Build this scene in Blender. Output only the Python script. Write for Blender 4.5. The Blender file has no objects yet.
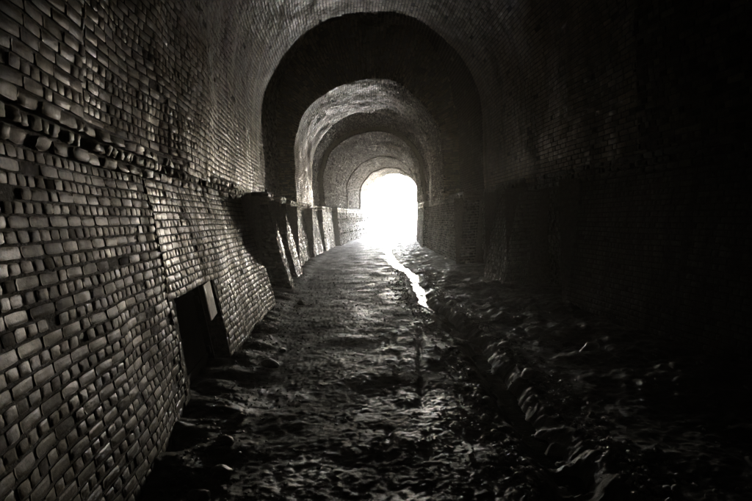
import bpy, math, random
import numpy as np
from mathutils import Vector, Matrix
random.seed(7)
rng = np.random.default_rng(11)
scene = bpy.context.scene
COL = scene.collection

# ------------------------------------------------------------------ noise
def _h(ix, iy, iz, seed):
    n = (ix * 374761393 + iy * 668265263 + iz * 2147483647 + seed * 1274126177) & 0xFFFFFFFF
    n = ((n ^ (n >> 13)) * 1274126177) & 0xFFFFFFFF
    n = ((n ^ (n >> 16)) * 2246822519) & 0xFFFFFFFF
    return ((n ^ (n >> 15)) & 0xFFFFFF) / float(0xFFFFFF) * 2 - 1

def noise(x, y, z=0.0, seed=0):
    x, y, z = np.broadcast_arrays(np.asarray(x, float), np.asarray(y, float), np.asarray(z, float))
    ix, iy, iz = (np.floor(v).astype(np.int64) for v in (x, y, z))
    fx, fy, fz = x - ix, y - iy, z - iz
    fx, fy, fz = (f * f * (3 - 2 * f) for f in (fx, fy, fz))
    r = 0
    for dx in (0, 1):
        wx = fx if dx else 1 - fx
        for dy in (0, 1):
            wy = fy if dy else 1 - fy
            for dz in (0, 1):
                wz = fz if dz else 1 - fz
                r = r + wx * wy * wz * _h(ix + dx, iy + dy, iz + dz, seed)
    return r

def fbm(x, y, z=0.0, seed=0, octv=4, gain=.5):
    r, a, f = 0, 1.0, 1.0
    for k in range(octv):
        r = r + a * noise(np.asarray(x) * f + 3.1 * k, np.asarray(y) * f - 1.7 * k, np.asarray(z) * f, seed + k)
        a *= gain; f *= 2.03
    return r

# ------------------------------------------------------------------ tunnel line
RAD = 172.0           # radius of the curve in plan
C0 = 1.40             # centreline lies this far right of the camera
ZL = 1.90             # height of the broken course between side walls and vault
S_END = 48.0
def ease(a, b, s):
    t = np.clip((np.asarray(s, float) - a) / (b - a), 0, 1); return t * t * (3 - 2 * t)
def lerp(xs, ys, s): return np.interp(s, xs, ys)
def line(s, u, z):
    """point at arc length s, sideways offset u (right is +), height z"""
    s = np.asarray(s, float)
    sp = np.maximum(s, -14)
    th = sp / RAD
    X = C0 + RAD * (1 - np.cos(th)) + np.cos(th) * u
    Y = RAD * np.sin(th) - np.sin(th) * u + (s - sp)
    return np.stack(np.broadcast_arrays(X, Y, z), -1)
def r_of(s): return lerp([0, 15, 19, 28, 48], [2.78, 2.78, 2.66, 2.55, 2.3], s)
def zc_of(s): return lerp([0, 14.6, 19, 28, 48], [4.0, 3.92, 3.68, 3.38, 2.88], s)
T0 = 2 * (4.05 - ZL) + math.pi * 2.78
# vault sections: (from, to, how far the face stands in from the nominal line)
SECT = [(-14, 3.75, .05), (3.75, 6.7, -.03), (6.7, 14.6, .10), (14.6, 19.4, -.42),
        (19.4, 24.3, .14), (24.3, 28.5, -.12), (28.5, 33.0, -.03), (33.0, 38.5, -.07), (38.5, 44.2, -.02), (44.2, 48.0, .06)]
def p_at(s, p):
    # the second section eases forward into the third instead of stepping
    if p == .10: return .13 - .17 * (np.asarray(s) - 6.7) / 7.9
    if p == -.03: return .0 + .13 * ease(3.9, 6.7, s)
    return p + 0 * np.asarray(s)
def vault(s, t, d, p):
    """t runs from the left springing over the crown to the right one; d stands into the tunnel"""
    s, t, d = np.broadcast_arrays(np.asarray(s, float), np.asarray(t, float), np.asarray(d, float))
    r, zc = r_of(s), zc_of(s)
    hv = zc - ZL
    rg = lerp([14, 24], [1, 2.3], s)
    tt = t / T0 * (2 * hv + math.pi * r)
    wob = rg * .035 * fbm(s * .8, t * .8, 0, 5, 2) + .010 * noise(s * 3.1, t * 3.3, 0, 9)
    a = np.clip((tt - hv) / r, 0, math.pi)
    D = p_at(s, p) + d + wob
    if p == -.42: D = D - 1.5 * np.sin(a) ** 2 * (1 + .25 * noise(a * 3, s * .6, 0, 66))    # roof shaped higher here so the recess stays in shadow
    left = tt < hv; right = tt > hv + math.pi * r
    cu, cz = -np.cos(a), np.sin(a)
    u = (r - D) * cu
    z = zc + (r - D) * cz
    z = np.where(left, ZL + tt, z)
    z = np.where(right, zc - (tt - hv - math.pi * r), z)
    return line(s, u, z)
# side walls below the broken course: half width at foot and top
LEFT = [  # from, to, w foot, w top, kind
    (-14, 4.55, 2.38, 2.65, 'wall'), (4.55, 7.1, 2.372, 2.642, 'wall'), (7.1, 9.7, 2.378, 2.642, 'wall'),
    (9.7, 12.1, 3.15, 3.15, 'gap'), (12.1, 12.95, 2.05, 2.44, 'wall'), (12.95, 14.3, 3.1, 3.1, 'gap'),
    (14.3, 15.6, 2.08, 2.44, 'wall'), (15.6, 17.2, 2.72, 2.72, 'gap'), (17.2, 21.2, 2.34, 2.52, 'wall'), (21.2, 22.1, 2.50, 2.50, 'gap'),
    (22.1, 25.6, 2.28, 2.45, 'wall'), (25.6, 26.2, 2.42, 2.42, 'gap'), (26.2, 30.5, 2.22, 2.34, 'wall'), (30.5, 31.2, 2.36, 2.36, 'gap'),
    (31.2, 48.0, 2.02, 2.12, 'rubble')]
RIGHT = [
    (-14, 8.3, 2.32, 2.64, 'wall'), (8.3, 10.9, 3.15, 3.15, 'gap'), (10.9, 12.6, 2.2, 2.6, 'wall'), (12.6, 16.2, 3.1, 3.1, 'gap'),
    (16.2, 26.0, 2.38, 2.62, 'wall'), (26.0, 48.0, 2.22, 2.36, 'wall')]
def side(s, z, d, side_sign, wb, wt, seed=0):
    s, z, d = np.broadcast_arrays(np.asarray(s, float), np.asarray(z, float), np.asarray(d, float))
    k = z / ZL
    w = wb + (wt - wb) * k
    wob = .03 * fbm(s * .9, z * .9, seed, 15, 2) + .012 * noise(s * 3.3, z * 3.3, 0, 19)
    if side_sign < 0 and wb in (2.372, 2.378): w = w - (1 - k) * .056 * (s - 4.55)     # foot swings in along these two lengths
    if side_sign < 0 and wb == 2.38: w = w - .018 * np.clip(4.55 - s, 0, 4)
    return line(s, side_sign * (w - d - wob), z)

# ------------------------------------------------------------------ mesh helpers
def new_mesh(name, V, F, mat, attr=None, smooth=True, mats=None, midx=None):
    V = np.ascontiguousarray(V, dtype=np.float32)
    me = bpy.data.meshes.new(name)
    me.vertices.add(len(V)); me.vertices.foreach_set('co', V.ravel())
    F = np.asarray(F)
    k = F.shape[1]
    me.loops.add(F.size); me.loops.foreach_set('vertex_index', F.ravel().astype(np.int32))
    me.polygons.add(len(F))
    me.polygons.foreach_set('loop_start', np.arange(0, F.size, k, dtype=np.int32))
    me.polygons.foreach_set('loop_total', np.full(len(F), k, dtype=np.int32))
    me.polygons.foreach_set('use_smooth', np.full(len(F), smooth))
    if mat: me.materials.append(mat)
    if attr is not None:
        a = me.attributes.new('tone', 'FLOAT', 'POINT'); a.data.foreach_set('value', np.asarray(attr, np.float32))
    me.update(calc_edges=True); me.validate()
    return me
def put(name, me, parent=None, origin=None):
    o = bpy.data.objects.new(name, me); COL.objects.link(o)
    if origin is not None and parent is None:
        v = Vector(origin); me.transform(Matrix.Translation(-v)); o.location = v
    elif parent is not None:
        v = Vector(parent['_org']) if '_org' in parent else Vector((0, 0, 0))
        me.transform(Matrix.Translation(-v)); o.parent = parent; o['_org'] = list(v); EMPTIES.append(o)
    return o
def tag(o, label=None, cat=None, group=None, kind=None):
    if label: o['label'] = label
    if cat: o['category'] = cat
    if group: o['group'] = group
    if kind: o['kind'] = kind
    return o
EMPTIES = []
def thing(name, org, label, cat, group=None):
    o = bpy.data.objects.new(name, None); COL.objects.link(o); o.location = org; o['_org'] = list(org)
    o.empty_display_size = .2
    EMPTIES.append(o)
    return tag(o, label, cat, group)
class Acc:
    """collects quads of several pieces into one mesh"""
    def __init__(s): s.V = []; s.F = []; s.T = []; s.n = 0
    def add(s, V, F, T=None):
        V = np.asarray(V, float).reshape(-1, 3)
        s.V.append(V); s.F.append(np.asarray(F) + s.n); s.n += len(V)
        s.T.append(np.full(len(V), .5) if T is None else np.asarray(T, float))
    def build(s, name, mat, parent=None, origin=None, smooth=True):
        return put(name, new_mesh(name, np.concatenate(s.V), np.concatenate(s.F), mat, np.concatenate(s.T), smooth), parent, origin)
def grid_faces(ni, nj):
    i, j = np.meshgrid(np.arange(ni - 1), np.arange(nj - 1), indexing='ij')
    a = (i * nj + j).ravel()
    return np.stack([a, a + nj, a + nj + 1, a + 1], 1)
def sheet(acc, fn, S, T, tone=.5, hole=None):
    s, t = np.meshgrid(S, T, indexing='ij')
    P = fn(s, t, 0.0)
    F = grid_faces(len(S), len(T))
    if hole is not None:
        sc = (s[:-1, :-1] + s[1:, 1:]).ravel() / 2; tc = (t[:-1, :-1] + t[1:, 1:]).ravel() / 2
        F = F[~hole(sc, tc)]
    acc.add(P, F, np.full(s.size, tone))
def box(acc, c, sx, sy, sz, M=None, tone=.5):
    v = np.array([[x, y, z] for x in (-1, 1) for y in (-1, 1) for z in (-1, 1)], float) * np.array([sx, sy, sz]) / 2
    if M is not None: v = v @ np.array(M).T
    v = v + np.array(c)
    acc.add(v, [[0, 1, 3, 2], [4, 6, 7, 5], [0, 4, 5, 1], [2, 3, 7, 6], [0, 2, 6, 4], [1, 5, 7, 3]], np.full(8, tone))

def bricks(acc, fn, s0, s1, t0, t1, n=4, course=.078, bond='english', jit=.004, rough=.003, miss=.01,
           joint=.010, dome=.003, depth=.03, mask=None, seed=0, tone_sh=0.0, rounds=.10, ragged=0.0, tilt=.25, tone_fn=None, edge=.003, size=1.0):
    """lays real bricks on the surface fn(s, t, d)"""
    g = np.random.default_rng(1000 + seed)
    rows = max(1, int(round((t1 - t0) / course)))
    ch = (t1 - t0) / rows
    A = []
    for r in range(rows):
        head = (r % 2 == 1) if bond == 'english' else (g.random() < .16 if bond == 'mixed' else False)
        L = (.112 if head else .225) * size
        x = s0 - g.random() * L - (.06 if r % 2 else 0)
        while x < s1:
            l = L * (1 + g.normal() * .045)
            if (not head) and g.random() < .10: l *= .5
            a, b = max(x, s0 - ragged * g.random()), min(x + l, s1 + ragged * g.random())
            if b - a > .03: A.append((a, b, t0 + r * ch, t0 + (r + 1) * ch))
            x += l
    if not A: return
    A = np.array(A)
    N = len(A)
    sc, tc = (A[:, 0] + A[:, 1]) / 2, (A[:, 2] + A[:, 3]) / 2
    keep = g.random(N) > miss
    if mask is not None: keep &= mask(A[:, 0], A[:, 1], A[:, 2], A[:, 3])
    A, sc, tc = A[keep], sc[keep], tc[keep]; N = len(A)
    if N == 0: return
    j = joint * .5 * (1 + .5 * g.random((N, 4)))
    A = A + j * np.array([1, -1, 1, -1])
    # courses wander a little, as laid by hand
    wav = .012 * noise(sc * .9, tc * 2.0, 0, 40 + seed)
    off = g.normal(size=N) * jit
    # some bricks stand out, some have lost their face
    lost = g.random(N) < .06
    off = np.where(lost, off - .009 * g.random(N), off)
    a = np.linspace(-1, 1, n)
    X, Y = np.meshgrid(a, a, indexing='ij'); X = X.ravel(); Y = Y.ravel()
    if n > 3:
        k = .90
        ax = np.abs(X) == 1; ay = np.abs(Y) == 1
        e = 1 - 2.0 / (n - 1)
        X = np.where(ax, X, X * k / e); Y = np.where(ay, Y, Y * k / e)
    XX = np.repeat(X[None], N, 0); YY = np.repeat(Y[None], N, 0)
    rd = (rounds * (.5 + g.random((N, 1))))
    Xs = XX * (1 - rd * YY ** 4 * .5); Ys = YY * (1 - rd * XX ** 4)
    tx = g.normal(size=(N, 1)) * .03; 
    Ys = Ys + tx * XX
    hs = (A[:, 1] - A[:, 0])[:, None] / 2; ht = (A[:, 3] - A[:, 2])[:, None] / 2
    S = sc[:, None] + Xs * hs + g.normal(size=XX.shape) * rough * .6
    T = tc[:, None] + wav[:, None] + Ys * ht + g.normal(size=XX.shape) * rough * .6
    m = np.maximum(np.abs(XX), np.abs(YY))
    D = off[:, None] + dome * (1 - m ** 3) + g.normal(size=XX.shape) * rough
    D = D + (XX * g.normal(size=(N, 1)) + YY * g.normal(size=(N, 1))) * jit * tilt * 2
    D = D + rough * 1.5 * noise(S * 22, T * 22, seed, 77)
    D = np.where(m >= 1, D - edge, D)
    P = fn(S, T, D)
    # skirt
    idx = np.arange(n * n).reshape(n, n)
    ring = np.concatenate([idx[0, :-1], idx[:-1, -1], idx[-1, :0:-1], idx[:0:-1, 0]])
    Sk = S[:, ring]; Tk = T[:, ring]
    Pk = fn(Sk, Tk, np.full(Sk.shape, -depth))
    nv = n * n + len(ring)
    V = np.concatenate([P, Pk], 1).reshape(-1, 3)
    F0 = grid_faces(n, n)
    rr = np.arange(len(ring)); rn = (rr + 1) % len(ring)
    F1 = np.stack([ring[rr], ring[rn], n * n + rn, n * n + rr], 1)
    F = np.concatenate([F0, F1[:, ::-1]])
    F = (F[None] + (np.arange(N) * nv)[:, None, None]).reshape(-1, 4)
    sh = tone_fn(sc, tc) if tone_fn is not None else 0
    tone = np.clip(.5 + tone_sh + sh + g.normal(size=N) * .11 + np.where(g.random(N) < .05, .2, 0), .0, 1)
    acc.add(V, F, np.repeat(tone, nv))

def soot_shade(k):
    base = {0: .0, 1: .06, 2: .40, 3: -.25, 4: .28, 5: -.1, 6: .1, 7: -.05, 8: .1, 9: -.25}[k]  # lit rings painted paler, shaded recess and glaring mouth ring painted darker
    # random soot, plus shade of the bend's inner side and crown painted into tone
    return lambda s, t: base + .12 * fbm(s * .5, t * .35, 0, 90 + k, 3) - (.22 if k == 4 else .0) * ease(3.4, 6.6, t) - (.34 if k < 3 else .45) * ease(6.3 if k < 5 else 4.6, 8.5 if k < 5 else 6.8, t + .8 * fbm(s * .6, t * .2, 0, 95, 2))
# ------------------------------------------------------------------ materials
def mat(name):
    m = bpy.data.materials.new(name); m.use_nodes = True
    nt = m.node_tree; nt.nodes.clear()
    out = nt.nodes.new('ShaderNodeOutputMaterial'); b = nt.nodes.new('ShaderNodeBsdfPrincipled')
    nt.links.new(b.outputs[0], out.inputs['Surface'])
    return m, nt, b
def nd(nt, t, **kw):
    n = nt.nodes.new(t)
    for k, v in kw.items():
        if k.startswith('i_'): n.inputs[k[2:].replace('_', ' ')].default_value = v
        else: setattr(n, k, v)
    return n
def ramp(nt, src, stops):
    r = nt.nodes.new('ShaderNodeValToRGB'); e = r.color_ramp.elements
    while len(e) < len(stops): e.new(.5)
    for x, (p, c) in zip(e, stops):
        x.position = p; x.color = (c[0], c[1], c[2], 1) if not isinstance(c, (int, float)) else (c, c, c, 1)
    nt.links.new(src, r.inputs[0]); return r.outputs[0]
def noi(nt, scale, detail=4, vec=None, rough=.6, dist=0):
    n = nt.nodes.new('ShaderNodeTexNoise'); n.inputs['Scale'].default_value = scale
    n.inputs['Detail'].default_value = detail; n.inputs['Roughness'].default_value = rough; n.inputs['Distortion'].default_value = dist
    if vec is not None: nt.links.new(vec, n.inputs['Vector'])
    return n.outputs[0]
def mix(nt, a, b, f, mode='MIX'):
    m = nt.nodes.new('ShaderNodeMix'); m.data_type = 'RGBA'; m.blend_type = mode
    for s, v in ((m.inputs[6], a), (m.inputs[7], b), (m.inputs[0], f)):
        if hasattr(v, 'is_linked'): nt.links.new(v, s)
        elif isinstance(v, (int, float)): s.default_value = v if s == m.inputs[0] or s.type == 'VALUE' else (v, v, v, 1)
        else: s.default_value = (*v, 1)
    return m.outputs[2]
def bump(nt, b, h, dist, strength=1.0):
    bp = nt.nodes.new('ShaderNodeBump'); bp.inputs['Distance'].default_value = dist; bp.inputs['Strength'].default_value = strength
    nt.links.new(h, bp.inputs['Height']); nt.links.new(bp.outputs[0], b.inputs['Normal']); return bp
def pos(nt, sx=1, sy=1, sz=1):
    g = nt.nodes.new('ShaderNodeNewGeometry'); m = nt.nodes.new('ShaderNodeMapping'); m.inputs['Scale'].default_value = (sx, sy, sz)
    nt.links.new(g.outputs['Position'], m.inputs['Vector']); return m.outputs[0]

def brick_mat(name, dark, mid, light, soot_shade=.55, r0=.38, r1=.70, spec=.5):
    m, nt, b = mat(name)
    at = nd(nt, 'ShaderNodeAttribute', attribute_name='tone')
    p = pos(nt)
    col = ramp(nt, at.outputs['Fac'], [(0, dark), (.5, mid), (1, light)])
    speck = noi(nt, 38, 5, p, .65)
    col = mix(nt, col, ramp(nt, speck, [(.3, .45), (.55, 1.0), (.75, 1.35)]), 1.0, 'MULTIPLY')
    # soot and run-down damp, streaked downwards
    st = noi(nt, 1.0, 4, pos(nt, 1.6, 1.6, .35), .6, .6)
    col = mix(nt, col, ramp(nt, st, [(.38, 1 - soot_shade), (.60, 1.0)]), 1.0, 'MULTIPLY')
    nt.links.new(col, b.inputs['Base Color'])
    wet = noi(nt, 1.3, 3, pos(nt, 2.5, 2.5, .4), .6)
    rr = ramp(nt, wet, [(.35, r0), (.65, r1)])
    rr = mix(nt, (.95, .95, .95), rr, ramp(nt, at.outputs['Fac'], [(.02, 0), (.30, 1)]))     # darkest tones go matt, painted shade included
    sp = nd(nt, 'ShaderNodeMath', operation='MULTIPLY'); nt.links.new(ramp(nt, at.outputs['Fac'], [(.02, .15), (.30, 1)]), sp.inputs[0]); sp.inputs[1].default_value = spec
    nt.links.new(sp.outputs[0], b.inputs['Specular IOR Level'])
    nt.links.new(rr, b.inputs['Roughness'])
    h = mix(nt, noi(nt, 55, 6, p, .7), noi(nt, 190, 3, p, .6), .35)
    bump(nt, b, h, .005, .8)
    return m
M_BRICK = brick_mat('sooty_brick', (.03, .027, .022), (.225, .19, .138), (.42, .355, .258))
M_BRICKD = brick_mat('damp_shaded_brick', (.05, .047, .042), (.095, .09, .08), (.17, .16, .14), .6, .3, .7)  # damp brick darkened further to stand for shade on left piers and right side
M_DIM = brick_mat('dimmed_brick', (.012, .011, .010), (.040, .038, .034), (.09, .085, .075), .75, .8, 1.0, .12)  # brick colour blackened to dim the far vault and far right walls
M_RUB = brick_mat('rubble_stone', (.06, .055, .048), (.12, .11, .095), (.22, .20, .17), .3, .5, .9)

def mortar():
    m, nt, b = mat('perished_mortar')
    p = pos(nt)
    c = ramp(nt, noi(nt, 22, 5, p), [(.3, (.03, .028, .024)), (.7, (.10, .094, .08))])
    nt.links.new(c, b.inputs['Base Color']); b.inputs['Roughness'].default_value = .85
    bump(nt, b, noi(nt, 45, 6, p, .7), .02, 1)
    return m
M_MORT = mortar()
def mud():
    m, nt, b = mat('wet_mud')
    p = pos(nt)
    c = ramp(nt, noi(nt, 5, 6, p, .7), [(.3, (.014, .0125, .010)), (.7, (.048, .043, .034))])
    nt.links.new(c, b.inputs['Base Color'])
    w = noi(nt, 1.7, 5, pos(nt, 1, 1, 1), .65, .3)
    nt.links.new(ramp(nt, w, [(.36, .40), (.62, .8)]), b.inputs['Roughness'])
    b.inputs['Specular IOR Level'].default_value = .32
    h = mix(nt, noi(nt, 24, 6, p, .7), noi(nt, 95, 4, p, .65), .4)
    bump(nt, b, h, .012, .9)
    return m
M_MUD = mud()
def simple(name, c, rough, metal=0, sc=30, amp=.004, var=.4):
    m, nt, b = mat(name)
    p = pos(nt)
    lo = tuple(x * (1 - var) for x in c); hi = tuple(x * (1 + var) for x in c)
    nt.links.new(ramp(nt, noi(nt, sc, 5, p), [(.3, lo), (.7, hi)]), b.inputs['Base Color'])
    b.inputs['Roughness'].default_value = rough; b.inputs['Metallic'].default_value = metal
    bump(nt, b, noi(nt, sc * 2, 5, p), amp, .8)
    return m
M_STONE = simple('wet_stone', (.085, .08, .07), .38, 0, 25, .012)
M_DOOR = simple('blackened_steel', (.014, .0135, .013), .7, .3, 14, .003)
M_FRAME = simple('rusted_steel_frame', (.035, .03, .026), .6, .3, 20, .003)
M_BRASS = simple('worn_latch_steel', (.35, .33, .28), .35, .8, 30, .001)
M_TIN = simple('pale_weathered_sheet', (.50, .47, .41), .5, 0, 18, .003)
M_DRY = simple('dry_gravelly_ground', (.20, .188, .16), .9, 0, 3, .03, .3)
M_CONC = simple('portal_stone', (.38, .36, .31), .85, 0, 6, .02, .25)
M_POST = simple('galvanised_post', (.45, .44, .42), .5, .4, 10, .001)
M_LEAF = simple('bush_leaves', (.045, .038, .028), .6, 0, 9, .002, .5)
M_TWIG = simple('bush_stems', (.09, .07, .05), .8, 0, 20, .002)
def water_mat():
    m, nt, b = mat('stream_water')
    b.inputs['Base Color'].default_value = (.02, .02, .017, 1)
    b.inputs['Roughness'].default_value = .06; b.inputs['IOR'].default_value = 1.33
    b.inputs['Specular IOR Level'].default_value = .7
    bump(nt, b, noi(nt, 14, 3, pos(nt, 1, 1, 1)), .02, .8)
    return m
M_WATER = water_mat()

# ------------------------------------------------------------------ tunnel (one thing with parts)
tun = thing('brick_tunnel', (C0, 0.0, 0.0), 'sooty brick lined railway tunnel curving right towards its bright open mouth', 'tunnel')
def stations(a, b):
    n = max(2, int(math.ceil((b - a) / (.12 if a < 20 else .3))) + 1); return np.linspace(a, b, n)
TS = np.linspace(0, T0, 150)
for k, (a, b, p) in enumerate(SECT):
    bk = Acc()
    fn = lambda s, t, d, p=p: vault(s, t, np.asarray(d) - .010, p)
    sheet(bk, fn, stations(a, b), TS)
    if k + 1 < len(SECT):          # the step to the next ring, a face across the tunnel
        p2 = SECT[k + 1][2]
        s_, t_ = np.meshgrid([0, .33, .66, 1], TS, indexing='ij')
        Pa = vault(np.full(s_.shape, b), t_, -.010, p); Pb = vault(np.full(s_.shape, b), t_, -.010, p2)
        P = Pa * (1 - s_[..., None]) + Pb * s_[..., None]
        bk.add(P, grid_faces(4, len(TS)))
    root = bk.build('vault_section', M_MORT, tun)
    br = Acc()
    fv = lambda s, t, d, p=p: vault(s, t, d, p)
    lo = max(a, .8)
    if a < 8:
        half = 5.6
        bricks(br, fv, lo, b, .14, half, n=5, bond='mixed', seed=k * 7 + 1, tone_fn=soot_shade(k), jit=.0019, rough=.0009, edge=.002, dome=.0015, miss=.008, ragged=.05, depth=.05)
        bricks(br, fv, max(lo, 1.5), b, half, T0 - .14, n=4, bond='mixed', seed=k * 7 + 2, tone_fn=soot_shade(k), jit=.0019, rough=.0009, edge=.002, dome=.0015, miss=.01, ragged=.05, depth=.05)
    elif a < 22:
        bricks(br, fv, a, b, .14, T0 - .14, n=4, bond='mixed', seed=k * 7 + 3, tone_fn=soot_shade(k), jit=.004, rough=.002, miss=.008, ragged=.05, depth=.05)
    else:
        bricks(br, fv, a, b, .1, T0 - .1, n=2, bond='mixed', seed=k * 7 + 4, tone_fn=soot_shade(k), jit=.011, miss=.02, ragged=.06, rough=.002)
    if k + 1 < len(SECT) and SECT[k + 1][2] > p + .05:      # brick face of the next, narrower ring
        p2 = SECT[k + 1][2]
        rf = lambda q, t, d, b=b, p2=p2: vault(b - .012 - np.asarray(d), t, -np.asarray(q), p2)
        bricks(br, rf, 0.0, 2.1 if k == 3 else p2 - p, .1, T0 - .1, n=3, course=.085, bond='none', seed=800 + k, jit=.02, rough=.004, miss=.03, depth=.05,
               tone_sh=.12)
    br.build('brick_course', M_DIM if k in (5, 6, 7, 8) else M_BRICK, root)  # far rings get the blackened colour to hold down light from the mouth
# back of the recesses, side walls' hidden faces and the ledges: airtight skin behind the piers
for sg, SEG in ((-1, LEFT), (1, RIGHT)):
    bk = Acc(); br = Acc()
    zs = np.linspace(-.6, ZL + .05, 22)
    for k, (a, b, wb, wt, kind) in enumerate(SEG):
        w = 3.2 if kind != 'gap' else wb
        fn = lambda s, z, d, w=w: side(s, z, np.asarray(d) - .02, sg, w, w)
        if kind == 'gap':
            sheet(bk, fn, stations(a - .05, b + .05), zs)
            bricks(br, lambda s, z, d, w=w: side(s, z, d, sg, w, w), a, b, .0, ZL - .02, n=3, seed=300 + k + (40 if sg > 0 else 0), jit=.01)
            for e in (a, b):   # flanks of the recess
                s_, u_ = np.meshgrid(np.linspace(-.6, ZL + .05, 12), np.linspace(2.3, w + .1, 4), indexing='ij')
                bk.add(line(np.full(s_.shape, e + (-.05 if e == a else .05)), sg * u_, s_), grid_faces(12, 4))
        else:
            sheet(bk, fn, stations(a, b), zs)
    # ledge / underside joining side walls to vault
    S = stations(-14, 48)
    s_, u_ = np.meshgrid(S, np.linspace(2.0, 3.3, 10), indexing='ij')
    z_ = ZL + .03 + .02 * fbm(s_ * 3, u_ * 3, 0, 3, 3)
    pv = np.zeros(s_.shape)
    for a, b, p in SECT: pv = np.where((s_ >= a) & (s_ < b), p_at(s_, p), pv)
    u_ = np.maximum(u_, r_of(s_) - pv + .03)
    bk.add(line(s_, sg * u_, z_), grid_faces(len(S), 10))
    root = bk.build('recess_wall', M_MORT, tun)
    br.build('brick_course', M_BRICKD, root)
# broken, spalled course where vault meets side wall
for sg, SEG in ((-1, SECT), (1, SECT)):
    br = Acc()
    mb = Acc()
    SG = LEFT if sg < 0 else RIGHT
    def wtop(s, SG=SG):
        s = np.asarray(s); w = np.full(s.shape, 9.0)
        for a, b, wb, wt, kind in SG:
            if kind != 'gap': w = np.where((s >= a) & (s < b), wt, w)
        if SG is LEFT: w = w - np.where(s < 4.55, .018 * (4.55 - s), 0)
        return w
    for k, (a, b, p) in enumerate(SEG):
        lo = max(a, .8)
        f = (lambda s, z, d, p=p: line(s, sg * (np.minimum(r_of(s) - p_at(s, p), wtop(s)) - .012 - d - .025 * fbm(s * .9, z * .9, 0, 15, 2)), z))
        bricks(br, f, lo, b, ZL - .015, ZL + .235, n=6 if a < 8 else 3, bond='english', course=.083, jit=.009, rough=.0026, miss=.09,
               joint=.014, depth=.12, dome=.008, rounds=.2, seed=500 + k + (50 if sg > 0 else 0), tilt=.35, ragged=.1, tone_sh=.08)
        q_, z_ = np.meshgrid(stations(lo, b), np.linspace(ZL - .03, ZL + .25, 6), indexing='ij')
        mb.add(f(q_, z_, np.full(q_.shape, -.03)), grid_faces(q_.shape[0], 6))
    mb.build('course_bedding', M_MORT, tun)
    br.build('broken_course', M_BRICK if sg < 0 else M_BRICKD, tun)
# unseen cap added behind the viewer to shut out light, and the mouth's stone wall
ec = Acc()
s_, u_ = np.meshgrid(np.linspace(-1, 8, 20), np.linspace(-3.6, 3.6, 20), indexing='ij')
ec.add(line(np.full(s_.shape, -13.9) + .3 * fbm(s_, u_, 0, 8, 3), u_, s_), grid_faces(20, 20))
ec.build('light_cap', M_MORT, tun)
pw = Acc()
ang = np.linspace(0, math.pi, 41)
r1 = 2.3 - .06
ins = [(-2.1, -.5), (-r1, 1.9)] + [(-r1 * math.cos(a), 2.88 + r1 * math.sin(a)) for a in ang] + [(r1, 1.9), (2.15, -.5)]
outr = [(-7, -.5), (-7, 1.9)] + [(max(-7, min(7, -11 * math.cos(a))), min(10.9, 3.3 + 11 * math.sin(a))) for a in ang] + [(7, 1.9), (7, -.5)]
n_ = len(ins)
ins = np.array(ins); outr = np.array(outr)
Vp = []
for s0 in (47.95, 48.7):
    for pr in (ins, outr): Vp.append(line(np.full(n_, s0), pr[:, 0], pr[:, 1]))
Vp = np.concatenate(Vp); i = np.arange(n_ - 1); Fp = []
for a, b in ((0, 1), (2, 3), (0, 2), (1, 3)):
    Fp.append(np.stack([a * n_ + i, a * n_ + i + 1, b * n_ + i + 1, b * n_ + i], 1))
pw.add(Vp, np.concatenate(Fp)); pw.build('portal_wall', M_CONC, tun, smooth=False)

# ------------------------------------------------------------------ side wall panels, buttresses: each a thing
DOOR = (4.68, 6.10, .0, .92)
def in_door(s, z): return (s > DOOR[0]) & (s < DOOR[1]) & (z < DOOR[3])
def door_mask(a, b, c, d): return ~((b > DOOR[0] + .015) & (a < DOOR[1] - .015) & (c < DOOR[3] - .01))
LBL = {
 ('L', 0): ('brick_wall', 'long leaning wall of worn rounded bricks filling the lower left foreground', 'wall'),
 ('L', 1): ('brick_buttress', 'leaning brick buttress with the small dark steel door in its foot', 'buttress'),
 ('L', 2): ('brick_buttress', 'brightly lit leaning brick panel between the steel door and the first black recess', 'buttress'),
 ('L', 4): ('brick_buttress', 'narrow slanting brick pier on the far side of the first black recess', 'buttress'),
 ('L', 6): ('brick_buttress', 'second narrow brick pier past the first black recess on the lit side', 'buttress'),
 ('L', 8): ('brick_buttress', 'wider dim brick pier, third after the first black recess on the lit side', 'buttress'),
 ('L', 10): ('brick_buttress', 'small distant brick pier, fourth after the first black recess on the lit side', 'buttress'),
 ('L', 12): ('brick_buttress', 'last brick pier before the rubble wall near the mouth', 'buttress'),
 ('L', 14): ('rubble_wall', 'low wall of pale coursed rubble running up to the bright mouth', 'wall'),
 ('R', 0): ('brick_wall', 'nearly black brick side wall in the right foreground', 'wall'),
 ('R', 2): ('brick_buttress', 'dark brick pier between the two black recesses of the shaded side', 'buttress'),
 ('R', 4): ('brick_wall', 'shade-darkened brick side wall beyond the second recess of the shaded side', 'wall'),
 ('R', 5): ('brick_wall', 'shaded brick side wall cutting off the right edge of the bright mouth', 'wall'),
}
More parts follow.
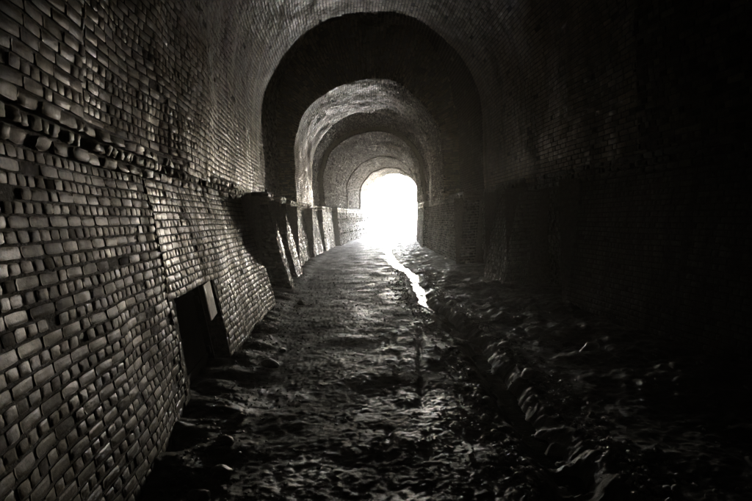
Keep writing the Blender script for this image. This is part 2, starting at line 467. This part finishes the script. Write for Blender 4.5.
for tagk, sg, SEG in (('L', -1, LEFT), ('R', 1, RIGHT)):
    for k, (a, b, wb, wt, kind) in enumerate(SEG):
        if kind == 'gap': continue
        name, lab, cat = LBL[(tagk, k)]
        org = tuple(line(max(a, 0) * .5 + b * .5, sg * wb, 0.0))
        lt = thing(name, org, lab, cat, 'leaning brick buttresses along the side walls' if name == 'brick_buttress' else None)
        zt = ZL - .015
        f0 = lambda s, z, d: side(s, z, d, sg, wb, wt)
        fm = lambda s, z, d: side(s, z, np.asarray(d) - .0065, sg, wb, wt)
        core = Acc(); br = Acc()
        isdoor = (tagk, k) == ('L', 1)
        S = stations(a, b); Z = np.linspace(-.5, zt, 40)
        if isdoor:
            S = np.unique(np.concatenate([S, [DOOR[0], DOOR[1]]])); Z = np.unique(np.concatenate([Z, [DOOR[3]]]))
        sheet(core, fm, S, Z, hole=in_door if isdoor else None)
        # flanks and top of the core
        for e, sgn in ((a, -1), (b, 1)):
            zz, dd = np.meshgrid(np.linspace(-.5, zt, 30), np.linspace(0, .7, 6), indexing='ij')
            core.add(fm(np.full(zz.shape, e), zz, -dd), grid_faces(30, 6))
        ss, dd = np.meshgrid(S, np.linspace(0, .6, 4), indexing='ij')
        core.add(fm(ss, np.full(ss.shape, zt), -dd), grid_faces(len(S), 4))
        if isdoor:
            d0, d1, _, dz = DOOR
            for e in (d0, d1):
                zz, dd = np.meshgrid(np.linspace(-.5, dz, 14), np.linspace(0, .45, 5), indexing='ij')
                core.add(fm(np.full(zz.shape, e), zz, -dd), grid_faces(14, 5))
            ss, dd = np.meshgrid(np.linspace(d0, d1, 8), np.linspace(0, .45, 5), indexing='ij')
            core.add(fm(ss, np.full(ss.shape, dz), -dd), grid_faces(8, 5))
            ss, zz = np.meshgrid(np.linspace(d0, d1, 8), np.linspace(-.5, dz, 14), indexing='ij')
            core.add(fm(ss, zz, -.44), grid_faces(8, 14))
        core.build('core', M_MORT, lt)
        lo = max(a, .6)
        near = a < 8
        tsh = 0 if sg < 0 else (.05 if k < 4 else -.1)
        mt = (M_BRICKD if 4 <= k <= 12 else M_BRICK) if sg < 0 else (M_DIM if k >= 4 else M_BRICKD)  # dim left piers and shaded right walls get darker copies of the brick
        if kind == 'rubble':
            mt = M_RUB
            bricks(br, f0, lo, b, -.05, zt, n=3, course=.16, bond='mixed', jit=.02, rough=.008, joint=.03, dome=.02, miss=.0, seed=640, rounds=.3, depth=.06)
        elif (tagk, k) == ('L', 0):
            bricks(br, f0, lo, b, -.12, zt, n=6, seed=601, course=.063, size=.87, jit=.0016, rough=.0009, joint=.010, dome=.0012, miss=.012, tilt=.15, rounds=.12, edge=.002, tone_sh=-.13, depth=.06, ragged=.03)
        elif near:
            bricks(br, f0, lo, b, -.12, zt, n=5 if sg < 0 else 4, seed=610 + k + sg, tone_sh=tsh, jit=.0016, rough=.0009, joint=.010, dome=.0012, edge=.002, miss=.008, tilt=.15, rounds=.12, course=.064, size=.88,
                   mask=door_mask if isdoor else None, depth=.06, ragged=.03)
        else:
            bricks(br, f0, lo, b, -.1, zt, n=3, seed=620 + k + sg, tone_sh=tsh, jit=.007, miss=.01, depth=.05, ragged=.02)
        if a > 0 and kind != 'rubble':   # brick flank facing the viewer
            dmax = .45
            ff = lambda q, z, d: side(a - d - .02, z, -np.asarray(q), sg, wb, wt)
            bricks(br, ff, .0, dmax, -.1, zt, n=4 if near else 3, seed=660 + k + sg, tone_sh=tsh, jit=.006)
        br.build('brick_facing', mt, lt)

# ------------------------------------------------------------------ small steel door in the buttress foot
wbB, wtB = LEFT[1][2] - .045, LEFT[1][3]
def dp(s, z, d): return side(s, z, d, -1, wbB, wtB)
org = tuple(line((DOOR[0] + DOOR[1]) / 2, -2.1, 0.0))
dr = thing('steel_door', org, 'small black steel door set low in the leaning brick buttress', 'door')
O = np.array(line(DOOR[0], 0, 0)); 
base = np.array(line(DOOR[0], -(wbB + .15), 0)); top = np.array(line(DOOR[0], -(wbB + (wtB - wbB) * DOOR[3] / ZL + .15), DOOR[3]))
ev = (top - base); H = np.linalg.norm(ev); ev /= H
es = np.array(line(DOOR[1], 0, 0)) - O; W = np.linalg.norm(es); es /= W
en = np.cross(ev, es); en /= np.linalg.norm(en)
if en[0] < 0: en = -en
MR = np.stack([es, en, ev], 1)       # local x along wall, y out of it, z up the slope
def dbox(acc, x, y, z, sx, sy, sz): box(acc, base + es * x + en * y + ev * z, sx, sy, sz, MR)
fr = Acc()
dbox(fr, .022, 0, H / 2, .044, .07, H); dbox(fr, W - .022, 0, H / 2, .044, .07, H); dbox(fr, W / 2, 0, H - .022, W - .09, .068, .044)
frm = fr.build('door_frame', M_FRAME, dr, smooth=False)
pn = Acc()
x_, z_ = np.meshgrid(np.linspace(.048, W - .048, 30), np.linspace(-.1, H - .048, 40), indexing='ij')
y_ = -.03 + .004 * fbm(x_ * 5, z_ * 5, 0, 4, 3)
pn.add(base + x_[..., None] * es + y_[..., None] * en + z_[..., None] * ev, grid_faces(30, 40))
pan = pn.build('door_panel', M_DOOR, dr)
rb = Acc()
for zz in (.16, H * .5, H - .12): dbox(rb, W * .5, -.02, zz, W - .12, .014, .035)
rb.build('stiffener', M_DOOR, pan, smooth=False)
hd = Acc(); dbox(hd, .13, .012, H * .56, .03, .05, .07); dbox(hd, .165, .038, H * .565, .085, .014, .016); hd.build('latch', M_BRASS, dr, smooth=False)
for zz in (.2, H - .2):
    hg = Acc(); dbox(hg, W - .06, .004, zz, .05, .03, .075); hg.build('hinge', M_FRAME, dr, smooth=False)
# ribbed pale sheet hung over the upper far corner, standing off the door a little
vt = Acc()
nx = 41
xs = np.linspace(0, .52, nx); zs = np.linspace(0, .34, 10)
x_, z_ = np.meshgrid(xs, zs, indexing='ij')
y_ = .20 + .0025 * np.cos(x_ / .40 * math.pi * 16) + (.52 - x_) * .07
vt.add(base + (W - .72 + x_)[..., None] * es + y_[..., None] * en + (H - .36 + z_)[..., None] * ev, grid_faces(nx, 10))
y2 = y_ - .008
vt.add(base + (W - .72 + x_)[..., None] * es + y2[..., None] * en + (H - .36 + z_)[..., None] * ev, grid_faces(nx, 10))
v = vt.build('ribbed_sheet', M_TIN, dr); v['label'] = 'pale ribbed sheet over the top far corner of the door'

# ------------------------------------------------------------------ floor
DS = [-14, 1.0, 3.0, 4.6, 6.4, 8, 10, 12, 14.5, 16.5, 18.6, 22, 26, 29, 34, 40, 46, 60]
DU = [-.3, -.25, .06, .22, .42, .45, .50, .66, .86, .82, .70, .60, .62, .80, .9, 1.0, 1.8, 2.4]
def ditch_u(s): return lerp(DS, DU, s) + .06 * noise(np.asarray(s) * .8, 0, 0, 70) + .035 * noise(np.asarray(s) * 2.3, 0, 0, 71)
def rut_u(s, k):
    return lerp([1, 2, 3.1, 5.6, 8, 10], [-1.2, -.95, -.73, -.31, -.02, .2], s) - (.27 if k else 0) - .05 * noise(np.asarray(s) * .9, k, 0, 60)
def floor_z(s, u):
    near = lerp([2, 8, 25], [1, .9, .6], s)
    z = .022 * fbm(s * 1.1, u * 1.1, 0, 20, 3)
    fn_ = lerp([2, 9, 16], [1, 1.1, .7], s)
    z = z + .007 * near * (fbm(s * 5, u * 5, 0, 24, 3))
    c = fbm(s * 14, u * 14, 0, 28, 3, .6)
    z = z + .0045 * near * fn_ * (np.abs(c) - .35) * 1.5
    z = z + .0034 * near * fn_ * fbm(s * 42, u * 42, 0, 33, 2)
    # wheel ruts towards the light
    for k in (0, 1):
        q = (u - rut_u(s, k)) / .032
        z = z - .026 * np.exp(-q * q) * (1 - ease(7, 9, s)) * (1 + .9 * noise(s * 3.4, k, 0, 62)) * (.8 + .3 * noise(s * 15, k, 0, 63))
    # ditch with raised lips
    q = (u - ditch_u(s)); wd = lerp([2, 6, 11, 20, 45], [.15, .13, .13, .17, .24], s) * (1 + .25 * noise(s * 3, u * 0, 0, 42))
    z = z - lerp([0, 8, 11, 48], [.14, .13, .08, .06], s) * (1 + .3 * fn_ * fbm(s * 7, u * 7, 0, 41, 4, .55)) * np.exp(-np.abs(q / wd) ** 2.6)
    lip = np.exp(-((np.abs(q) - wd * 1.6) / .12) ** 2)
    z = z + lip * (.008 + .016 * fbm(s * 11, u * 11, 0, 44, 5, .65)) * lerp([8, 14], [1, .3], s)
    # banks of debris against the walls
    z = z + .08 * ease(-1.75, -2.25, u) * (1 + .6 * fbm(s * 3.2, u * 2, 0, 50, 3)) * lerp([20, 30], [1, .4], s)
    z = z + .06 * ease(1.2, 2.3, u) + .032 * ease(.55, 1.2, u - .2 + 0 * s) * near * fbm(s * 2.6, u * 3.2, 0, 52, 4) + .03 * ease(.7, 1.3, u) * np.abs(fbm(s * 6, u * 6, 0, 55, 3))
    z = z + .05 * ease(28, 46, s)
    return z
Sf = [-14.0]
while Sf[-1] < 1.0: Sf.append(Sf[-1] + (.5 if Sf[-1] < 0 else .1))
while Sf[-1] < 52: Sf.append(Sf[-1] + max(.011, .0042 * Sf[-1]))
Sf = np.array(Sf)
U = np.concatenate([np.linspace(-3.4, -2.5, 12), np.arange(-2.48, 1.2, .0115), np.linspace(1.21, 3.4, 120)])
s_, u_ = np.meshgrid(Sf, U, indexing='ij')
z_ = floor_z(s_, u_)
fl = Acc(); fl.add(line(s_, u_, z_), grid_faces(len(Sf), len(U)))
fo = fl.build('mud_floor', M_MUD); tag(fo, kind='structure')
# water lying in the ditch
Sw = np.concatenate([np.arange(1.0, 20, .06), np.arange(20, 50, .15)])
wz = lerp([0, 8, 11, 28, 46, 50], [-.12, -.11, -.045, -.035, .012, .012], Sw)
wa = Acc(); q = np.linspace(-.34, .34, 9)
s_, q_ = np.meshgrid(Sw, q, indexing='ij')
wa.add(line(s_, ditch_u(s_) + q_, np.repeat(wz[:, None], 9, 1)), grid_faces(len(Sw), 9))
wo = wa.build('stream_water', M_WATER); tag(wo, kind='structure')

ra = Acc()
Sr = np.arange(1.5, 4.2, .05)
for k in (0, 1):
    s_, q_ = np.meshgrid(Sr, np.linspace(-.022, .022, 5), indexing='ij')
    uu = rut_u(s_, k) + q_
    zr = .022 * fbm(s_ * 1.1, rut_u(s_, k) * 1.1, 0, 20, 3) - .0262
    ra.add(line(s_, uu, zr), grid_faces(len(Sr), 5))
M_WET, nt_, b_ = mat('rut_slurry'); b_.inputs['Base Color'].default_value = (.03, .027, .022, 1); b_.inputs['Roughness'].default_value = .34
b_.inputs['Specular IOR Level'].default_value = .35; bump(nt_, b_, noi(nt_, 40, 4, pos(nt_)), .012, 1)
tag(ra.build('rut_water', M_WET), kind='structure')
# ------------------------------------------------------------------ stones
def stone_verts(sub, seed):
    import bmesh
    bm = bmesh.new(); bmesh.ops.create_icosphere(bm, subdivisions=sub, radius=1)
    V = np.array([v.co[:] for v in bm.verts]); F = np.array([[v.index for v in f.verts] for f in bm.faces]); bm.free()
    g = np.random.default_rng(seed)
    for _ in range(9):      # chip flat faces off
        n = g.normal(size=3); n /= np.linalg.norm(n); dd = .55 + g.random() * .35
        h = V @ n; V = V - np.outer(np.maximum(h - dd, 0), n)
    V = V + .05 * np.stack([fbm(V[:, 0] * 2.5 + seed, V[:, 1] * 2.5, V[:, 2] * 2.5, k) for k in (1, 2, 3)], 1)
    return V * np.array([1, .75, .55]), F
protos = [stone_verts(1, i) for i in range(6)]
g = np.random.default_rng(5)
VV, FF, n0 = [], [], 0
def rotm(a, b, c):
    return np.array((Matrix.Rotation(a, 3, 'Z') @ Matrix.Rotation(b, 3, 'X') @ Matrix.Rotation(c, 3, 'Y')))
NS = 7000
for i in range(NS):
    m = g.random()
    s = 1.8 + 14 * g.random() ** 1.7
    if m < .42: u = float(ditch_u(s)) + (1 if g.random() < .6 else -1) * (.24 + abs(g.normal()) * .14)
    elif m < .62: u = -2.25 + abs(g.normal()) * .28
    elif m < .8: u = 1.0 + g.random() * 1.3
    else: u = -2.1 + 3 * g.random()
    r = .007 + .016 * g.random() ** 2.5 + (.014 * g.random() if m < .42 else 0)
    V, F = protos[i % 6]
    P = (V * r) @ rotm(g.random() * 6.28, g.normal() * .5, g.normal() * .5).T
    c = line(s, u, float(floor_z(np.array(s), np.array(u))) + r * .2)
    VV.append(P + c); FF.append(F + n0); n0 += len(V)
me = new_mesh('loose_gravel', np.concatenate(VV), np.concatenate(FF), M_STONE, None, False)
go = put('loose_gravel', me); tag(go, 'small wet stones scattered over the mud and along the ditch', 'gravel', kind='stuff')
RK = [  # s, u, size, label
    (5.95, -1.86, .11, 'wet rock at the foot of the buttress beside the steel door'),
    (6.6, -1.80, .07, 'small rock lying just past the door buttress at the foot of the lit panel'),
    (3.05, -2.02, .085, 'rough wet stone in the bottom left debris, nearest the viewer'),
    (3.35, -1.96, .07, 'wet stone in the left debris just beyond the nearest one'),
    (3.75, -2.00, .08, 'glinting stone in the left debris halfway to the steel door'),
    (4.25, -1.97, .065, 'glinting stone in the debris just before the steel door'),
    (4.9, .52, .10, 'dark rock on the right lip of the ditch, nearest the viewer'),
    (6.1, .70, .085, 'dark rock on the right lip of the ditch where it bends'),
    (7.6, .18, .09, 'wet rock on the left lip of the ditch before the bright stream'),
    (9.3, .82, .11, 'wet rock right of the point where the bright stream ends'),
    (5.6, 1.45, .13, 'large dark rock on the rubble bank right of the ditch'),
    (10.2, -1.72, .12, 'rock lying in front of the first black recess'),
]
for i, (s, u, r, lab) in enumerate(RK):
    V, F = stone_verts(3, 50 + i)
    V = V + .03 * np.stack([fbm(V[:, 0] * 6, V[:, 1] * 6, V[:, 2] * 6, 9 + k) for k in range(3)], 1)
    P = (V * r) @ rotm(i * 1.3, .3 * math.sin(i), .25 * math.cos(i)).T
    c = line(s, u, float(floor_z(np.array(s), np.array(u))) + r * .18)
    o = put('rock', new_mesh('rock', P + c, F, M_STONE, None, True), None, tuple(c))
    tag(o, lab, 'rock', 'loose rocks on the tunnel floor')

# ------------------------------------------------------------------ outside
gx = np.linspace(-1, 1, 81); gx = np.sign(gx) * np.abs(gx) ** 1.6 * 150
x_, y_ = np.meshgrid(gx, gx, indexing='ij')
gnd = Acc(); gnd.add(np.stack([x_ + 9, y_ + 48, np.full(x_.shape, -.62)], -1), grid_faces(81, 81))
tag(gnd.build('ground', M_DRY), kind='structure')
tr = Acc()
Sx = np.linspace(48.2, 110, 60); Ux = np.linspace(-16, 16, 50)
s_, u_ = np.meshgrid(Sx, Ux, indexing='ij')
zz = .06 + .05 * fbm(s_ * .5, u_ * .5, 0, 80, 3) - .10 * ease(110, 60, s_) * 0 - .8 * ease(90, 110, s_) - .8 * ease(12, 16, np.abs(u_)) * 1.0
zz = zz + 0.0
tr.add(line(s_, u_, zz), grid_faces(60, 50)); tag(tr.build('track_bed', M_DRY), kind='structure')

# unseen hill around the tunnel, a shell added to block sky leaks
hl = Acc()
s_, a_ = np.meshgrid(np.linspace(-15.5, 47.9, 60), np.linspace(0, math.pi, 50), indexing='ij')
hx = 6.6 * np.sign(-np.cos(a_)) * np.abs(np.cos(a_)) ** .5; hz_ = -1.2 + 11.9 * np.sin(a_) ** .5
nn = .25 * fbm(s_ * .3, a_ * 4, 0, 88, 3) * np.sin(a_)
hl.add(line(s_, hx, hz_ - np.abs(nn)), grid_faces(60, 50))
x_, z_ = np.meshgrid(np.linspace(-6.6, 6.6, 12), np.linspace(-1.2, 10.8, 12), indexing='ij')
hl.add(line(np.full(x_.shape, -15.4), x_, z_), grid_faces(12, 12))
tag(hl.build('hill_shell', M_DRY), kind='structure')
def bush(s, u, w, h, lab, seed):
    g = np.random.default_rng(seed)
    c = line(s, u, .05)
    t = thing('bush', tuple(c), lab, 'bush', 'bushes outside the tunnel mouth')
    st = Acc()
    for k in range(9):
        a = g.random() * 6.28; tip = np.array([math.cos(a) * w * .4, math.sin(a) * w * .3, h * (.5 + .4 * g.random())])
        b0 = c + np.array([math.cos(a), math.sin(a), 0]) * .03
        r = .02
        M = Vector(tip).to_track_quat('Z', 'Y').to_matrix()
        box(st, b0 + tip / 2, r, r, float(np.linalg.norm(tip)), M)
    st.build('stem', M_TWIG, t, smooth=False)
    lf = Acc(); n = 1500
    d = g.normal(size=(n, 3)); d /= np.linalg.norm(d, axis=1)[:, None]
    rr = g.random(n) ** .45
    lob = 1 + .35 * fbm(d[:, 0] * 2, d[:, 1] * 2, d[:, 2] * 2, seed)
    p = d * rr[:, None] * lob[:, None] * np.array([w / 2, w / 2.4, h / 2]) + np.array([0, 0, h * .52])
    p[:, 2] = np.maximum(p[:, 2], .02)
    a = g.normal(size=(n, 3)); a /= np.linalg.norm(a, axis=1)[:, None]
    b = np.cross(a, g.normal(size=(n, 3))); b /= np.linalg.norm(b, axis=1)[:, None]
    L = .045 * (1 + g.random((n, 1)))
    q = np.stack([p - a * L, p + b * L * .45, p + a * L, p - b * L * .45], 1) + c
    lf.add(q, np.arange(n * 4).reshape(n, 4)); lf.build('foliage', M_LEAF, t, smooth=False)
bush(56.5, -.15, 1.35, .85, 'low dark bush outside the mouth, the larger of two', 3)
bush(60, 1.55, 1.0, .7, 'smaller pale bush outside the mouth, right of the larger one', 4)
# gate post at the mouth
c = line(49.6, -2.0, .0)
gp = thing('gate_post', tuple(c), 'thin pale post standing at the left edge of the bright mouth', 'post')
def cyl(acc, c, r, h, n=12):
    a = np.arange(n) / n * 2 * math.pi
    lo = np.stack([np.cos(a) * r, np.sin(a) * r, a * 0], 1); V = np.concatenate([lo, lo + [0, 0, h], lo * .01 + [0, 0, h + r * .4]]) + c
    i = np.arange(n); j = (i + 1) % n
    acc.add(V, np.concatenate([np.stack([i, j, n + j, n + i], 1), np.stack([n + i, n + j, 2 * n + j, 2 * n + i], 1)]))
p_ = Acc(); cyl(p_, c, .045, 1.9); p_.build('post_tube', M_POST, gp)
p_ = Acc(); cyl(p_, c + [0, 0, 1.9], .055, .05); p_.build('post_cap', M_POST, gp)

# ------------------------------------------------------------------ light
w = bpy.data.worlds.new('World'); scene.world = w; w.use_nodes = True
nt = w.node_tree; nt.nodes.clear()
sky = nt.nodes.new('ShaderNodeTexSky'); sky.sky_type = 'NISHITA'; sky.sun_disc = False
EL, AZ = math.radians(50), math.radians(12)      # sun beyond the mouth, a little right of the line of sight
sky.sun_elevation = EL; sky.sun_rotation = AZ; sky.dust_density = 3.0; sky.air_density = 1.0
bg = nt.nodes.new('ShaderNodeBackground'); bg.inputs['Strength'].default_value = .15
wo_ = nt.nodes.new('ShaderNodeOutputWorld')
nt.links.new(sky.outputs[0], bg.inputs[0]); nt.links.new(bg.outputs[0], wo_.inputs[0])
sl = bpy.data.lights.new('sun', 'SUN'); sl.energy = 3.5; sl.angle = math.radians(.5); sl.color = (1, .93, .82)
so = bpy.data.objects.new('sun', sl); COL.objects.link(so)
dirv = Vector((math.sin(AZ) * math.cos(EL), math.cos(AZ) * math.cos(EL), math.sin(EL)))
so.rotation_euler = dirv.to_track_quat('Z', 'Y').to_euler(); so.location = (10, 60, 30)
# sampling guide for the sky seen through the mouth (gives off no light itself)
al = bpy.data.lights.new('mouth_portal', 'AREA'); al.shape = 'RECTANGLE'; al.size = 4.9; al.size_y = 6.2
al.cycles.is_portal = True
ao = bpy.data.objects.new('mouth_portal', al); COL.objects.link(ao)
pc = line(48.75, 0, 2.7); ao.location = tuple(pc)
th = 48.75 / RAD
ao.rotation_euler = (math.radians(-90), 0, -th)   # faces back down the tunnel

# ------------------------------------------------------------------ damp air
hz = Acc(); box(hz, (9, 48, 5.1), 304, 304, 13.6)
hm = bpy.data.materials.new('damp_air'); hm.use_nodes = True; hn = hm.node_tree; hn.nodes.clear()
ho = hn.nodes.new('ShaderNodeOutputMaterial'); pv_ = hn.nodes.new('ShaderNodeVolumePrincipled')
pv_.inputs['Color'].default_value = (.92, .93, .95, 1); pv_.inputs['Density'].default_value = .0030; pv_.inputs['Anisotropy'].default_value = .75
hn.links.new(pv_.outputs[0], ho.inputs['Volume'])
ha = hz.build('haze', hm, smooth=False); tag(ha, 'thin damp air filling the tunnel and glowing towards its mouth', 'haze', kind='stuff')
# ------------------------------------------------------------------ camera
cam = bpy.data.cameras.new('camera'); co = bpy.data.objects.new('camera', cam); COL.objects.link(co)
cam.sensor_width = 36; cam.lens = 36 * 570 / 752; cam.clip_start = .05; cam.clip_end = 4000
yaw, pitch, roll = math.radians(7.6), math.radians(3.3), math.radians(2.5)
f = Vector((math.sin(yaw) * math.cos(pitch), math.cos(yaw) * math.cos(pitch), -math.sin(pitch)))
r = f.cross(Vector((0, 0, 1))).normalized(); u = r.cross(f)
r2 = r * math.cos(roll) - u * math.sin(roll); u2 = u * math.cos(roll) + r * math.sin(roll)
Mx = Matrix((r2, u2, -f)).transposed().to_4x4(); Mx.translation = (0, 0, 1.5)
co.matrix_world = Mx
scene.camera = co
for o in EMPTIES:
    if '_org' in o: del o['_org']

scene.render.engine = 'CYCLES'
cy = scene.cycles
cy.use_denoising = True
try: cy.denoiser = 'OPENIMAGEDENOISE'
except Exception: pass
cy.max_bounces = 10; cy.diffuse_bounces = 7; cy.glossy_bounces = 4; cy.sample_clamp_indirect = 0; cy.sample_clamp_direct = 0
cy.use_adaptive_sampling = False
vs = scene.view_settings
vs.view_transform = 'Standard'; vs.look = 'None'; vs.gamma = 1; vs.use_curve_mapping = False
vs.exposure = 6.5
